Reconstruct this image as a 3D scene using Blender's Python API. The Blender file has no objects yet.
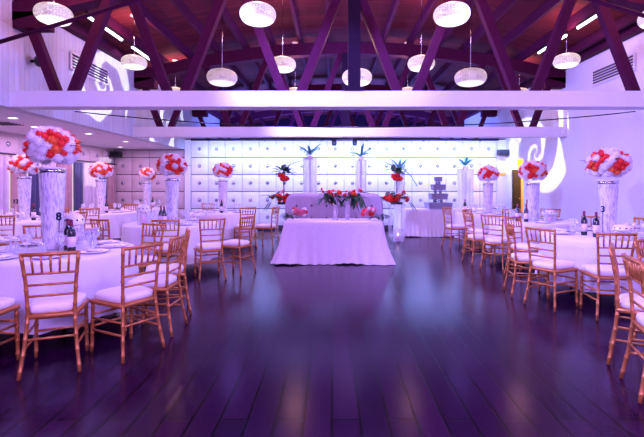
import bpy, bmesh, math, random
from mathutils import Vector, Matrix, noise
random.seed(7)
SC = bpy.context.scene
COL = SC.collection
PI = math.pi

# ------------------------------------------------------------------ camera
cam_d = bpy.data.cameras.new('camera'); cam = bpy.data.objects.new('camera', cam_d); COL.objects.link(cam)
cam.location = (0, 0, 1.42); cam.rotation_euler = (PI/2, 0, 0)
cam_d.sensor_width = 36; cam_d.lens = 36*430/644
cam_d.shift_x = -10/644; cam_d.shift_y = -33.5/644
cam_d.clip_start = .05
SC.camera = cam

# ------------------------------------------------------------------ world, exposure, lights
w = bpy.data.worlds.new('world'); SC.world = w; w.use_nodes = True
w.node_tree.nodes['Background'].inputs[0].default_value = (.10, .04, .30, 1)
w.node_tree.nodes['Background'].inputs[1].default_value = .3
SC.view_settings.view_transform = 'Standard'; SC.view_settings.look = 'None'
SC.view_settings.exposure = 1.9; SC.view_settings.gamma = 1
SC.view_settings.use_curve_mapping = False
SC.cycles.use_denoising = True
SC.cycles.max_bounces = 8

def aim(o, target):
    o.rotation_euler = (Vector(target)-o.location).to_track_quat('-Z', 'Y').to_euler()

def light(kind, name, loc, target, energy, color, **kw):
    d = bpy.data.lights.new(name, kind); d.energy = energy; d.color = color
    for k, v in kw.items(): setattr(d, k, v)
    o = bpy.data.objects.new(name, d); COL.objects.link(o); o.location = loc
    if target: aim(o, target)
    return o

VIO = (.36, .21, 1.0); BLU = (.27, .25, 1.0)
# violet fill added under the roof to light the room, no fittings there
for y, e in ((.2, 85), (4.3, 85), (8.4, 70), (11.6, 60)):
    for x in (-2.7, .4, 3.5):
        light('SPOT', 'room_fill', (x, y, 3.95), (x, y+.01, 0), e*(1.25 if x == .4 and y > 6 else 1), (.62, .36, 1.0) if x == .4 and y > 6 else VIO, spot_size=2.5, spot_blend=1, shadow_soft_size=.2)
# blue washes added at truss height, aimed at the side walls
for y in (1.5, 5.2, 9.0):
    light('SPOT', 'wall_wash', (-2.2, y, 3.3), (5.57, y+1.2, 2.2), 420, BLU, spot_size=2.0, spot_blend=1, shadow_soft_size=.25)
    light('SPOT', 'wall_wash', (2.6, y, 3.6), (-4.72, y+1.2, 3.2), 300, BLU, spot_size=1.7, spot_blend=1, shadow_soft_size=.25)
# fill added behind the camera for the white tie beams, chairs and cloths
light('AREA', 'front_fill', (.3, -2.2, 3.0), (.3, 8, 1.6), 120, (.60, .30, 1.0), shape='RECTANGLE', size=6, size_y=1.2)
# back wall wash from the curtain rails
for x, e in ((-3.3, 12), (-1.2, 17), (.9, 18), (3.0, 17), (4.7, 12)):
    light('AREA', 'panel_wash', (x, 12.95, 2.62), (x, 13.8, 1.75), e, (.24, .36, 1.0), shape='RECTANGLE', size=2.0, size_y=.12)
light('AREA', 'panel_uplight', (.7, 12.6, .12), (.7, 13.8, 1.7), 9, (.40, .34, 1.0), shape='RECTANGLE', size=8.5, size_y=.15)
# soft pinkish-lilac light under the low aisle ceiling
light('AREA', 'aisle_wash', (-5.8, 9.6, 2.5), (-5.8, 9.6, 0), 34, (.85, .45, 1.0), shape='RECTANGLE', size=1.6, size_y=7.0)
# blue glow in the roof beyond the panelled wall
light('AREA', 'far_roof_glow', (.4, 18, 2.6), (.4, 18, 5), 420, (.16, .20, 1.0), shape='RECTANGLE', size=8, size_y=5)
# magenta up-light on the roof boards
light('AREA', 'roof_uplight', (.4, 6.2, 2.95), (.4, 6.2, 5), 30, (.60, .08, 1.0), shape='RECTANGLE', size=8.5, size_y=9.5)

def gobo(name, loc, target, energy, half_angle, turns, phase):
    """a pattern projector: the lamp's own light is cut by a swirl"""
    o = light('SPOT', name, loc, target, energy, (.86, .92, 1.0), spot_size=2*half_angle, spot_blend=.05, shadow_soft_size=.004)
    d = o.data; d.use_nodes = True; nt = d.node_tree; N = nt.nodes; L = nt.links
    em = N['Emission']
    tc = N.new('ShaderNodeTexCoord'); sep = N.new('ShaderNodeSeparateXYZ'); L.new(tc.outputs['Normal'], sep.inputs[0])
    def m(op, a, b=None):
        n = N.new('ShaderNodeMath'); n.operation = op
        for i, v in enumerate((a, b)):
            if v is None: continue
            if isinstance(v, (int, float)): n.inputs[i].default_value = v
            else: L.new(v, n.inputs[i])
        return n.outputs[0]
    z = m('ABSOLUTE', sep.outputs[2])
    u = m('DIVIDE', sep.outputs[0], z); v = m('DIVIDE', sep.outputs[1], z)
    r = m('SQRT', m('ADD', m('MULTIPLY', u, u), m('MULTIPLY', v, v)))
    th = m('ARCTAN2', v, u)
    rn = m('DIVIDE', r, math.tan(half_angle))
    a = m('ADD', m('MULTIPLY', th, 2.0), m('ADD', m('MULTIPLY', m('LOGARITHM', m('ADD', rn, .04), 2.718), turns), phase))
    s = m('SINE', a)
    b = m('SINE', m('ADD', m('MULTIPLY', th, 6.0), m('MULTIPLY', rn, -9.0)))
    k = m('GREATER_THAN', m('ADD', s, m('MULTIPLY', b, .18)), .42)
    L.new(m('MULTIPLY', k, 1.0), em.inputs['Strength'])
    return o
gobo('swirl_projector', (0.2, 10.75, 3.3), (5.57, 11.75, 2.3), 360, .33, -5.0, .6)
gobo('swirl_projector', (0.2, 8.6, 2.9), (-4.72, 8.9, 3.5), 380, .22, 5.0, 1.4)
gobo('swirl_projector', (0.2, 11.2, 3.2), (-4.72, 12.3, 3.1), 420, .26, 4.0, .2)

# ------------------------------------------------------------------ materials
def mat(name, color, rough=.5, metal=0, emit=None, es=0, trans=0, alpha=1, var=0, vscale=20, bump=0, coat=0, ior=1.45, sheen=0, spec=.5):
    m = bpy.data.materials.new(name); m.use_nodes = True
    nt = m.node_tree; p = nt.nodes['Principled BSDF']
    p.inputs['Base Color'].default_value = (*color, 1); p.inputs['Roughness'].default_value = rough
    p.inputs['Metallic'].default_value = metal; p.inputs['IOR'].default_value = ior
    p.inputs['Transmission Weight'].default_value = trans; p.inputs['Alpha'].default_value = alpha
    p.inputs['Coat Weight'].default_value = coat; p.inputs['Sheen Weight'].default_value = sheen; p.inputs['Specular IOR Level'].default_value = spec
    if emit: p.inputs['Emission Color'].default_value = (*emit, 1); p.inputs['Emission Strength'].default_value = es
    if var or bump:
        tc = nt.nodes.new('ShaderNodeTexCoord'); nz = nt.nodes.new('ShaderNodeTexNoise')
        nz.inputs['Scale'].default_value = vscale; nz.inputs['Detail'].default_value = 4
        nt.links.new(tc.outputs['Object'], nz.inputs['Vector'])
        if var:
            mx = nt.nodes.new('ShaderNodeMix'); mx.data_type = 'RGBA'
            mx.inputs[6].default_value = (*[c*(1-var) for c in color], 1); mx.inputs[7].default_value = (*[min(1, c*(1+var)) for c in color], 1)
            nt.links.new(nz.outputs['Fac'], mx.inputs[0]); nt.links.new(mx.outputs[2], p.inputs['Base Color'])
        if bump:
            bp = nt.nodes.new('ShaderNodeBump'); bp.inputs['Strength'].default_value = bump; bp.inputs['Distance'].default_value = .01
            nt.links.new(nz.outputs['Fac'], bp.inputs['Height']); nt.links.new(bp.outputs['Normal'], p.inputs['Normal'])
    return m

def plank_mat(name, c1, c2, cm, pw, pl, rough, rot=(0, 0, 0), mortar=.004, bump=.25, coat=0, spec=.5, tint=(1, 1, 1)):
    m = bpy.data.materials.new(name); m.use_nodes = True
    nt = m.node_tree; p = nt.nodes['Principled BSDF']; N = nt.nodes; L = nt.links
    tc = N.new('ShaderNodeTexCoord'); mp = N.new('ShaderNodeMapping'); mp.inputs['Rotation'].default_value = rot
    L.new(tc.outputs['Object'], mp.inputs[0])
    br = N.new('ShaderNodeTexBrick'); L.new(mp.outputs[0], br.inputs['Vector'])
    br.inputs['Color1'].default_value = (*c1, 1); br.inputs['Color2'].default_value = (*c2, 1); br.inputs['Mortar'].default_value = (*cm, 1)
    br.inputs['Scale'].default_value = 1; br.inputs['Brick Width'].default_value = pl; br.inputs['Row Height'].default_value = pw
    br.inputs['Mortar Size'].default_value = mortar; br.inputs['Mortar Smooth'].default_value = .2; br.offset = .37
    nz = N.new('ShaderNodeTexNoise'); nz.inputs['Scale'].default_value = 6; nz.inputs['Detail'].default_value = 6
    st = N.new('ShaderNodeMapping'); st.inputs['Scale'].default_value = (1, 14, 14); L.new(mp.outputs[0], st.inputs[0]); L.new(st.outputs[0], nz.inputs['Vector'])
    mx = N.new('ShaderNodeMix'); mx.data_type = 'RGBA'; mx.blend_type = 'MULTIPLY'; mx.inputs[0].default_value = .55
    L.new(br.outputs['Color'], mx.inputs[6]); L.new(nz.outputs['Color'], mx.inputs[7]); L.new(mx.outputs[2], p.inputs['Base Color'])
    rr = N.new('ShaderNodeMapRange'); rr.inputs[3].default_value = rough*.75; rr.inputs[4].default_value = rough*1.3
    L.new(nz.outputs['Fac'], rr.inputs[0]); L.new(rr.outputs[0], p.inputs['Roughness'])
    bp = N.new('ShaderNodeBump'); bp.inputs['Strength'].default_value = bump; bp.inputs['Distance'].default_value = .004
    inv = N.new('ShaderNodeMath'); inv.operation = 'SUBTRACT'; inv.inputs[0].default_value = 1; L.new(br.outputs['Fac'], inv.inputs[1])
    L.new(inv.outputs[0], bp.inputs['Height']); L.new(bp.outputs['Normal'], p.inputs['Normal'])
    p.inputs['Coat Weight'].default_value = coat; p.inputs['Specular IOR Level'].default_value = spec; p.inputs['Specular Tint'].default_value = (*tint, 1)
    return m

M = {}
M['floor'] = plank_mat('dark_floor_violet_cast', (.036, .002, .036), (.018, .0012, .021), (.002, .0005, .002), .17, 1.9, .20, rot=(0, 0, PI/2), mortar=.009, spec=.24, tint=(.42, .36, 1.0))  # violet cast of the room light put into plank colours and sheen tint
M['deck'] = plank_mat('roof_boards', (.20, .028, .044), (.12, .017, .030), (.01, .003, .004), .14, 3.2, .75, spec=.15)
M['darkwood'] = mat('stained_timber', (.055, .0045, .030), .7, var=.3, vscale=9, spec=.12)
M['postwood'] = mat('dark_post_timber', (.014, .004, .018), .7, var=.3, vscale=9, spec=.12)
M['white'] = mat('white_paint', (.80, .78, .80), .55, var=.03, vscale=3)
M['wall'] = mat('white_wall_paint', (.74, .73, .78), .6, var=.05, vscale=1.5)
M['boardwall'] = plank_mat('white_board_wall', (.78, .77, .80), (.70, .69, .74), (.50, .49, .54), .11, 6, .55, rot=(0, PI/2, 0), bump=.15)
M['ceil'] = mat('aisle_ceiling_paint', (.74, .68, .72), .6, var=.03, vscale=2)
M['panel'] = mat('quilted_panel_vinyl', (.80, .79, .82), .35, var=.04, vscale=5)
M['tanpanel'] = mat('quilted_panel_beige', (.62, .50, .50), .4, var=.06, vscale=5)
M['seam'] = mat('panel_seam', (.06, .05, .08), .5)
M['chrome'] = mat('chrome', (.55, .55, .6), .15, 1, var=.02)
M['ring'] = mat('dark_button_ring', (.25, .22, .34), .3, .5, var=.1)
M['gold'] = mat('gold_chair_lacquer', (.54, .195, .055), .30, .3, var=.18, vscale=25)
M['cushion'] = mat('ivory_cushion', (.86, .80, .80), .75, bump=.1, vscale=120, sheen=.2)
M['cloth'] = mat('white_tablecloth', (.80, .76, .82), .75, bump=.12, vscale=60, sheen=.3, var=.03)
M['pinkcloth'] = mat('pale_pink_tablecloth', (.88, .78, .84), .75, bump=.6, vscale=22, sheen=.3, var=.08)
M['lilac'] = mat('lilac_upholstery', (.36, .29, .42), .6, bump=.1, vscale=40, sheen=.4, var=.08)
M['napkin'] = mat('white_napkin', (.85, .83, .86), .8, bump=.1, vscale=60)
M['china'] = mat('white_china', (.86, .80, .84), .18, coat=.3, var=.02)
M['black'] = mat('black_plastic', (.012, .012, .018), .4, var=.2)
M['rail'] = mat('black_metal', (.02, .018, .028), .35, .6, var=.2)
M['bottle'] = mat('dark_bottle_glass', (.010, .012, .014), .08, coat=.5, var=.1)
M['label'] = mat('bottle_label', (.75, .62, .68), .6, var=.05)
M['foil'] = mat('bottle_foil', (.20, .03, .06), .3, .5, var=.1)
M['redfl'] = mat('red_bloom', (.85, .030, .022), .55, var=.35, vscale=18)
M['orfl'] = mat('orange_bloom', (.95, .14, .03), .55, var=.3, vscale=18)
M['pinkfl'] = mat('pink_bloom', (.85, .20, .30), .55, var=.35, vscale=18)
M['whfl'] = mat('white_bloom', (.88, .82, .85), .65, var=.06, vscale=30, bump=.5)
M['leaf'] = mat('dark_green_leaf', (.022, .075, .035), .4, var=.4, vscale=12)
M['teal'] = mat('teal_leaf', (.12, .42, .45), .45, var=.3, vscale=8)
M['twig'] = mat('willow_twig', (.16, .12, .08), .6, var=.3)
M['blk_num'] = mat('black_numeral', (.012, .010, .03), .4, var=.1)
M['yellow'] = mat('yellow_paint', (.80, .50, .03), .5, var=.05)
M['brass'] = mat('brass', (.75, .48, .12), .3, .8, var=.1)
M['cake'] = mat('silver_icing', (.27, .25, .34), .35, .15, var=.1, vscale=40, bump=.3)
M['tube'] = mat('fluorescent_tube', (1, 1, 1), .4, emit=(.75, .80, 1), es=1.5)
M['flame'] = mat('candle_glow', (1, .8, .7), .5, emit=(1, .75, .85), es=3)
M['down'] = mat('downlight_lens', (1, 1, 1), .4, emit=(1, .86, .92), es=2)
M['wax'] = mat('pink_candle', (.85, .45, .60), .5, var=.08)
M['curt'] = [mat('beige_curtain', (.42, .25, .26), .8, var=.2, vscale=6), mat('blue_grey_curtain', (.07, .07, .16), .8, var=.2, vscale=6),
             mat('pale_curtain', (.55, .48, .58), .8, var=.15, vscale=6)]
M['pane'] = mat('evening_window_pane', (.5, .5, .6), .1, emit=(.95, .78, .85), es=.2)

def glass_mat(name, tint, clear):
    m = bpy.data.materials.new(name); m.use_nodes = True; nt = m.node_tree; N = nt.nodes
    p = N['Principled BSDF']; p.inputs['Base Color'].default_value = (*tint, 1); p.inputs['Roughness'].default_value = .06
    p.inputs['Coat Weight'].default_value = .6
    t = N.new('ShaderNodeBsdfTransparent'); mx = N.new('ShaderNodeMixShader'); lw = N.new('ShaderNodeLayerWeight'); lw.inputs[0].default_value = .35
    mr = N.new('ShaderNodeMapRange'); mr.inputs[3].default_value = 1-clear; mr.inputs[4].default_value = min(1, 1.55-clear)
    nt.links.new(lw.outputs['Facing'], mr.inputs[0]); nt.links.new(mr.outputs[0], mx.inputs[0])
    nt.links.new(t.outputs[0], mx.inputs[1]); nt.links.new(p.outputs[0], mx.inputs[2])
    nt.links.new(mx.outputs[0], N['Material Output'].inputs['Surface'])
    return m
M['glass'] = glass_mat('clear_glass', (.80, .82, .92), .88)
M['acrylic'] = glass_mat('clear_acrylic', (.82, .84, .95), .74)
M['sheer'] = glass_mat('sheer_white_fabric', (.86, .88, .96), .62)
def crystal_mat():
    m = mat('crystal_beads', (.74, .72, .80), .18, coat=.6)
    nt = m.node_tree; N = nt.nodes; L = nt.links; p = N['Principled BSDF']
    tc = N.new('ShaderNodeTexCoord'); mp = N.new('ShaderNodeMapping'); mp.inputs['Scale'].default_value = (95, 95, 16)
    L.new(tc.outputs['Object'], mp.inputs[0])
    vo = N.new('ShaderNodeTexVoronoi'); L.new(mp.outputs[0], vo.inputs['Vector']); vo.inputs['Scale'].default_value = 1
    cr = N.new('ShaderNodeValToRGB'); cr.color_ramp.elements[0].color = (.48, .44, .58, 1); cr.color_ramp.elements[1].color = (.80, .78, .86, 1)
    cr.color_ramp.elements[0].position = 0.0; cr.color_ramp.elements[1].position = .55
    sp = N.new('ShaderNodeSeparateColor'); L.new(vo.outputs['Color'], sp.inputs[0]); L.new(sp.outputs[0], cr.inputs[0])
    L.new(cr.outputs[0], p.inputs['Base Color'])
    bp = N.new('ShaderNodeBump'); bp.inputs['Strength'].default_value = .6; bp.inputs['Distance'].default_value = .01
    L.new(vo.outputs['Distance'], bp.inputs['Height']); L.new(bp.outputs[0], p.inputs['Normal'])
    return m
M['crystal'] = crystal_mat()
def shade_mat(name, es):
    m = mat(name, (.30, .26, .28), .3)
    nt = m.node_tree; N = nt.nodes; L = nt.links; p = N['Principled BSDF']
    tc = N.new('ShaderNodeTexCoord'); sep = N.new('ShaderNodeSeparateXYZ'); L.new(tc.outputs['Object'], sep.inputs[0])
    at = N.new('ShaderNodeMath'); at.operation = 'ARCTAN2'; L.new(sep.outputs[1], at.inputs[0]); L.new(sep.outputs[0], at.inputs[1])
    cb = N.new('ShaderNodeCombineXYZ'); 
    a2 = N.new('ShaderNodeMath'); a2.operation = 'MULTIPLY'; a2.inputs[1].default_value = 6; L.new(at.outputs[0], a2.inputs[0])
    z2 = N.new('ShaderNodeMath'); z2.operation = 'MULTIPLY'; z2.inputs[1].default_value = 36; L.new(sep.outputs[2], z2.inputs[0])
    L.new(a2.outputs[0], cb.inputs[0]); L.new(z2.outputs[0], cb.inputs[1])
    vo = N.new('ShaderNodeTexVoronoi'); vo.feature = 'DISTANCE_TO_EDGE'; vo.inputs['Scale'].default_value = 1; vo.inputs['Randomness'].default_value = .5
    L.new(cb.outputs[0], vo.inputs['Vector'])
    cr = N.new('ShaderNodeValToRGB'); cr.color_ramp.elements[0].position = .03; cr.color_ramp.elements[1].position = .22
    cr.color_ramp.elements[0].color = (.22, .10, .08, 1); cr.color_ramp.elements[1].color = (1, .88, .80, 1)
    L.new(vo.outputs['Distance'], cr.inputs[0]); L.new(cr.outputs[0], p.inputs['Emission Color'])
    p.inputs['Emission Strength'].default_value = es
    return m
M['shade'] = shade_mat('beaded_glass_shade', .25)
M['diff'] = mat('lit_diffuser', (.5, .45, .45), .4, emit=(1, .86, .76), es=.5)
M['dimdiff'] = mat('dim_lit_diffuser', (.5, .45, .45), .4, emit=(1, .84, .84), es=.28)
M['dimshade'] = shade_mat('beaded_glass_shade_dim', .15)

# ------------------------------------------------------------------ mesh helpers
def new(): return bmesh.new()
def box(bm, c, s, rot=None, mi=0):
    r = bmesh.ops.create_cube(bm, size=1)
    mt = Matrix.Translation(Vector(c)) @ (rot.to_4x4() if rot else Matrix()) @ Matrix.Diagonal((*s, 1))
    bmesh.ops.transform(bm, matrix=mt, verts=r['verts'])
    if mi:
        for f in {f for v in r['verts'] for f in v.link_faces}: f.material_index = mi
    return r['verts']
def bar(bm, a, b, wd, ht, up=(0, 0, 1)):
    a = Vector(a); b = Vector(b); z = (b-a); l = z.length; z.normalize()
    x = z.cross(Vector(up))
    if x.length < 1e-4: x = Vector((1, 0, 0))
    x.normalize(); y = x.cross(z)
    rot = Matrix((x, y, z)).transposed()
    return box(bm, (a+b)/2, (wd, ht, l), rot)
def tube(bm, pts, rad, seg=8, caps=True):
    pts = [Vector(p) for p in pts]; n = len(pts); rings = []
    if not isinstance(rad, (list, tuple)): rad = [rad]*n
    prev = None
    for i, p in enumerate(pts):
        t = (pts[min(i+1, n-1)]-pts[max(i-1, 0)]).normalized()
        if prev is None:
            ref = Vector((0, 0, 1)) if abs(t.z) < .9 else Vector((1, 0, 0))
            x = t.cross(ref).normalized()
        else:
            x = (prev - t*prev.dot(t)).normalized()
        prev = x; y = t.cross(x)
        rings.append([bm.verts.new(p + (x*math.cos(2*PI*k/seg)+y*math.sin(2*PI*k/seg))*rad[i]) for k in range(seg)])
    for i in range(n-1):
        for k in range(seg):
            bm.faces.new((rings[i][k], rings[i][(k+1) % seg], rings[i+1][(k+1) % seg], rings[i+1][k]))
    if caps:
        bm.faces.new(rings[0][::-1]); bm.faces.new(rings[-1])
def lathe(bm, prof, seg=24, c=(0, 0, 0), mi=0, fn=None):
    rings = []
    for r, z in prof:
        if r < 1e-5: rings.append([bm.verts.new((c[0], c[1], c[2]+z))])
        else:
            rings.append([bm.verts.new((c[0]+r*(fn(k, z) if fn else 1)*math.cos(2*PI*k/seg), c[1]+r*(fn(k, z) if fn else 1)*math.sin(2*PI*k/seg), c[2]+z)) for k in range(seg)])
    for a, b in zip(rings, rings[1:]):
        for k in range(seg):
            k2 = (k+1) % seg
            if len(a) == 1 and len(b) == 1: continue
            if len(a) == 1: f = bm.faces.new((a[0], b[k2], b[k]))
            elif len(b) == 1: f = bm.faces.new((a[k], a[k2], b[0]))
            else: f = bm.faces.new((a[k], a[k2], b[k2], b[k]))
            f.material_index = mi
def leaf(bm, base, direction, length, width, droop=.3, up=(0, 0, 1), seg=6):
    base = Vector(base); d = Vector(direction).normalized(); side = d.cross(Vector(up))
    if side.length < 1e-3: side = Vector((1, 0, 0))
    side.normalize(); nrm = side.cross(d)
    L_, R_, C_ = [], [], []
    for i in range(seg+1):
        t = i/seg; p = base + d*length*t - Vector((0, 0, 1))*droop*length*t*t
        ww = width*math.sin(PI*min(1, .08+.92*t))**.8*.5 if i < seg else 0.001
        L_.append(bm.verts.new(p+side*ww+nrm*ww*.25)); R_.append(bm.verts.new(p-side*ww+nrm*ww*.25)); C_.append(bm.verts.new(p))
    for i in range(seg):
        bm.faces.new((L_[i], C_[i], C_[i+1], L_[i+1])); bm.faces.new((C_[i], R_[i], R_[i+1], C_[i+1]))

def obj(name, bm, m, parent=None, smooth=True, loc=None):
    me = bpy.data.meshes.new(name); bmesh.ops.recalc_face_normals(bm, faces=bm.faces); bm.to_mesh(me); bm.free()
    for mm in (m if isinstance(m, (list, tuple)) else [m]): me.materials.append(mm)
    if smooth:
        try: me.shade_smooth()
        except Exception: pass
    o = bpy.data.objects.new(name, me); COL.objects.link(o)
    if parent: o.parent = parent
    if loc: o.location = loc
    return o
def tag(o, label=None, cat=None, group=None, kind=None):
    if label: o['label'] = label
    if cat: o['category'] = cat
    if group: o['group'] = group
    if kind: o['kind'] = kind
    return o
def empty(name, loc, label=None, cat=None, group=None, rz=0, kind=None):
    o = bpy.data.objects.new(name, None); COL.objects.link(o); o.location = loc; o.rotation_euler = (0, 0, rz); o.empty_display_size = .1
    return tag(o, label, cat, group, kind)
def children(o): return KIDS.get(o.name, [])
KIDS = {}
def register(root):
    """remember a prototype's children (so copying needs no lookups)"""
    for o in list(COL.objects):
        if o.parent: KIDS.setdefault(o.parent.name, [])
    for o in list(COL.objects):
        if o.parent is not None:
            l = KIDS.setdefault(o.parent.name, [])
            if o not in l: l.append(o)
def dup(root, loc, rz=0, label=None, group=None, scale=None):
    r = root.copy(); COL.objects.link(r); r.location = loc; r.rotation_euler = (0, 0, rz)
    if label: r['label'] = label
    if group: r['group'] = group
    elif 'group' in r and group == '': del r['group']
    if scale: r.scale = scale
    for ch in KIDS.get(root.name, []):
        c = ch.copy(); COL.objects.link(c); c.parent = r
        for g in KIDS.get(ch.name, []):
            d = g.copy(); COL.objects.link(d); d.parent = c
    return r
def struct(name, bm, m, parent=None, smooth=False):
    o = obj(name, bm, m, parent, smooth)
    if not parent: o['kind'] = 'structure'
    return o

# ------------------------------------------------------------------ the room
XL, XR, XC, XA = -4.72, 5.57, .42, -7.0       # clerestory wall, right wall, ridge, aisle window wall
YB, YN, YF = 13.8, -4.0, 22.0                  # panelled wall, near end, far end
ZS, ZE = 2.56, 4.16                            # aisle ceiling, eaves
ZR = 5.03                                      # crown of the bowstring roof
def zroof(x): return ZR - .0265*(x-XC)**2

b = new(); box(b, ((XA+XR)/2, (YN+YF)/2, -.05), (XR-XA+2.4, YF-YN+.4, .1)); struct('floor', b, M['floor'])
# right wall with a doorway near the panelled wall
b = new()
box(b, (XR+.1, (YN+12.54)/2, 2.2), (.2, 12.54-YN, 4.4)); box(b, (XR+.1, (13.38+YF)/2, 2.2), (.2, YF-13.38, 4.4)); box(b, (XR+.1, 12.96, 3.3), (.2, .84, 2.2))
struct('wall_right', b, M['wall'])
b = new()
box(b, (XR+.72, 13.43, 1.15), (1.04, .08, 2.3)); box(b, (XR+1.28, 12.9, 1.15), (.08, 1.1, 2.3)); box(b, (XR+.72, 12.45, 1.15), (1.04, .08, 2.3)); box(b, (XR+.72, 12.95, 2.27), (1.04, 1.0, .06))
struct('wall_doorway', b, M['yellow'])
b = new(); box(b, (XR+.16, 13.36, .95), (.26, .05, 1.9)); d_ = struct('door_1', b, M['black'])
b = new(); lathe(b, [(0, 0), (.02, .0), (.022, .03), (0, .04)], 10); k_ = obj('door_handle', b, M['brass'], d_); k_.location = (XR+.24, 13.335, 1.0); k_.rotation_euler = (PI/2, 0, 0)
light('POINT', 'doorway_lamp', (XR+.8, 12.9, 2.0), None, 14, (1, .8, .45), shadow_soft_size=.1)
# upper left wall above the aisle opening
b = new(); box(b, (XL-.1, (YN+YF)/2, (ZS+4.4)/2), (.2, YF-YN, 4.4-ZS)); struct('wall_upper_left', b, M['boardwall'])
# low aisle ceiling
b = new(); box(b, ((XA+XL-.2)/2, (YN+YF)/2, ZS+.06), (XL-.2-XA, YF-YN, .12)); struct('ceiling_aisle', b, M['ceil'])
# aisle window wall: sill wall, header band of quilted panels
b = new(); box(b, (XA-.1, (YN+YB)/2, .25), (.2, YB-YN, .5)); box(b, (XA-.1, (YN+YB)/2, 2.33), (.2, YB-YN, .6)); struct('wall_left', b, M['tanpanel'])
def lathe_on(bm, c, ux, uz, nrm, ro, ri, mi, seg=16):
    rr = [[bm.verts.new(c+(ux*math.cos(2*PI*k/seg)+uz*math.sin(2*PI*k/seg))*r0+nrm*h) for k in range(seg)] for r0, h in ((ro, 0), ((ro+ri)/2, .022), (ri, .012))]
    for a, d in zip(rr, rr[1:]):
        for k in range(seg): bm.faces.new((a[k], a[(k+1) % seg], d[(k+1) % seg], d[k])).material_index = mi
def pillow_panels(bm, org, ux, uz, nx, nz, sx, sz, nrm, gap=.024, bulge=.035, sub=6, button=True):
    org = Vector(org); ux = Vector(ux); uz = Vector(uz); nrm = Vector(nrm)
    for i in range(nx):
        for j in range(nz):
            vs = []
            for a in range(sub+1):
                row = []
                for c in range(sub+1):
                    u = a/sub*2-1; v = c/sub*2-1
                    h = bulge*(1-abs(u)**4)*(1-abs(v)**4) - bulge*.55*math.exp(-(u*u+v*v)*14)
                    row.append(bm.verts.new(org + ux*(i*sx+gap/5+(sx-gap*.4)*(u+1)/2) + uz*(j*sz+gap/2+(sz-gap)*(v+1)/2) + nrm*h))
                vs.append(row)
            for a in range(sub):
                for c in range(sub):
                    bm.faces.new((vs[a][c], vs[a+1][c], vs[a+1][c+1], vs[a][c+1]))
            if button:
                c0 = org + ux*(i+.5)*sx + uz*(j+.5)*sz + nrm*(bulge*.62)
                r0 = bmesh.ops.create_uvsphere(bm, u_segments=10, v_segments=6, radius=.042)
                bmesh.ops.scale(bm, vec=[1-.55*abs(k) for k in nrm], verts=r0['verts'])
                bmesh.ops.translate(bm, vec=c0, verts=r0['verts'])
                for f in {f for v in r0['verts'] for f in v.link_faces}: f.material_index = 1
                lathe_on(bm, org + ux*(i+.5)*sx + uz*(j+.5)*sz + nrm*(bulge*.55), ux, uz, nrm, .060, .044, 2)
b = new(); pillow_panels(b, (XA+.005, 13.8, 2.05), (0, -1, 0), (0, 0, 1), 24, 1, .70, .5, (1, 0, 0))
struct('trim_aisle', b, [M['tanpanel'], M['chrome'], M['ring']], smooth=True)
# panelled back wall
b = new()
box(b, ((XL+XR)/2, YB+.15, 1.45), (XR-XL, .2, 2.9))
struct('wall_back', b, M['seam'])
b = new(); pillow_panels(b, (-4.52, YB, .66-.545), (1, 0, 0), (0, 0, 1), 18, 5, .545, .547, (0, -1, 0), bulge=.03)
struct('wall_back_panels', b, [M['panel'], M['chrome'], M['ring']], smooth=True)
b = new(); box(b, ((-4.52+18*.545+XR)/2, YB-.02, 1.43), (XR+4.52-18*.545, .1, 2.86)); box(b, (-4.62, YB-.02, 1.43), (.18, .1, 2.86)); struct('trim_1', b, M['white'])
b = new(); box(b, ((XA+XL)/2, YB+.15, ZS/2), (XL-XA+.2, .2, ZS)); struct('wall_back_left', b, M['seam'])
b = new(); pillow_panels(b, (XA+.02, YB, .66-.545), (1, 0, 0), (0, 0, 1), 4, 4, .56, .547, (0, -1, 0), bulge=.03); pillow_panels(b, (XA+.02, YB, 2.30), (1, 0, 0), (0, 0, 1), 4, 1, .56, .25, (0, -1, 0), bulge=.02, button=False)
struct('wall_back_left_panels', b, [M['tanpanel'], M['chrome'], M['ring']], smooth=True)
# windows behind the aisle curtains
for i in range(4):
    y0 = 13.0 - i*2.3
    b = new(); box(b, (XA-.02, y0-.95, 1.27), (.04, 1.9, 1.52)); wf = struct('window_%d' % (i+1), b, M['pane'])
    b = new()
    for yy in (y0, y0-.95, y0-1.9): box(b, (XA+.01, yy, 1.27), (.05, .05, 1.56))
    obj('window_frame', b, M['white'], wf, smooth=False)
b = new()
for i in range(5):
    y0 = 13.8 - i*2.3; box(b, (XA-.1, y0-.2+.0, 1.27), (.16, .4, 1.55))
struct('trim_2', b, M['tanpanel'])
# end walls
b = new(); box(b, ((XL+XR)/2, YF+.1, 2.6), (XR-XL+.4, .2, 5.2)); struct('wall_far', b, M['postwood'])
b = new(); box(b, ((XA+XR)/2, YN-.1, 2.6), (XR-XA+.4, .2, 5.2)); struct('wall_near', b, M['wall'])
b = new(); box(b, (XA-.1, (YB+YF)/2, 1.3), (.2, YF-YB, 2.6)); struct('wall_left_far', b, M['postwood'])
# roof boards
b = new(); n_ = 28; pr = []
for i in range(n_+1):
    x = XL-.25+(XR-XL+.5)*i/n_; pr.append([b.verts.new((x, yy, zroof(x)+dz)) for yy, dz in ((YN, 0), (YF, 0), (YF, .1), (YN, .1))])
for p, q in zip(pr, pr[1:]):
    for k in range(4): b.faces.new((p[k], p[(k+1) % 4], q[(k+1) % 4], q[k]))
b.faces.new(pr[0]); b.faces.new(pr[-1][::-1])
struct('ceiling', b, M['deck'])
# purlins
for k in range(-8, 10):
    x = k*.66-.10
    if x < XL+.2 or x > XR-.2: continue
    b = new(); box(b, (x, (YN+YF)/2, zroof(x)-.105), (.07, YF-YN, .20)); struct('ceiling_beam', b, M['darkwood'])
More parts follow.
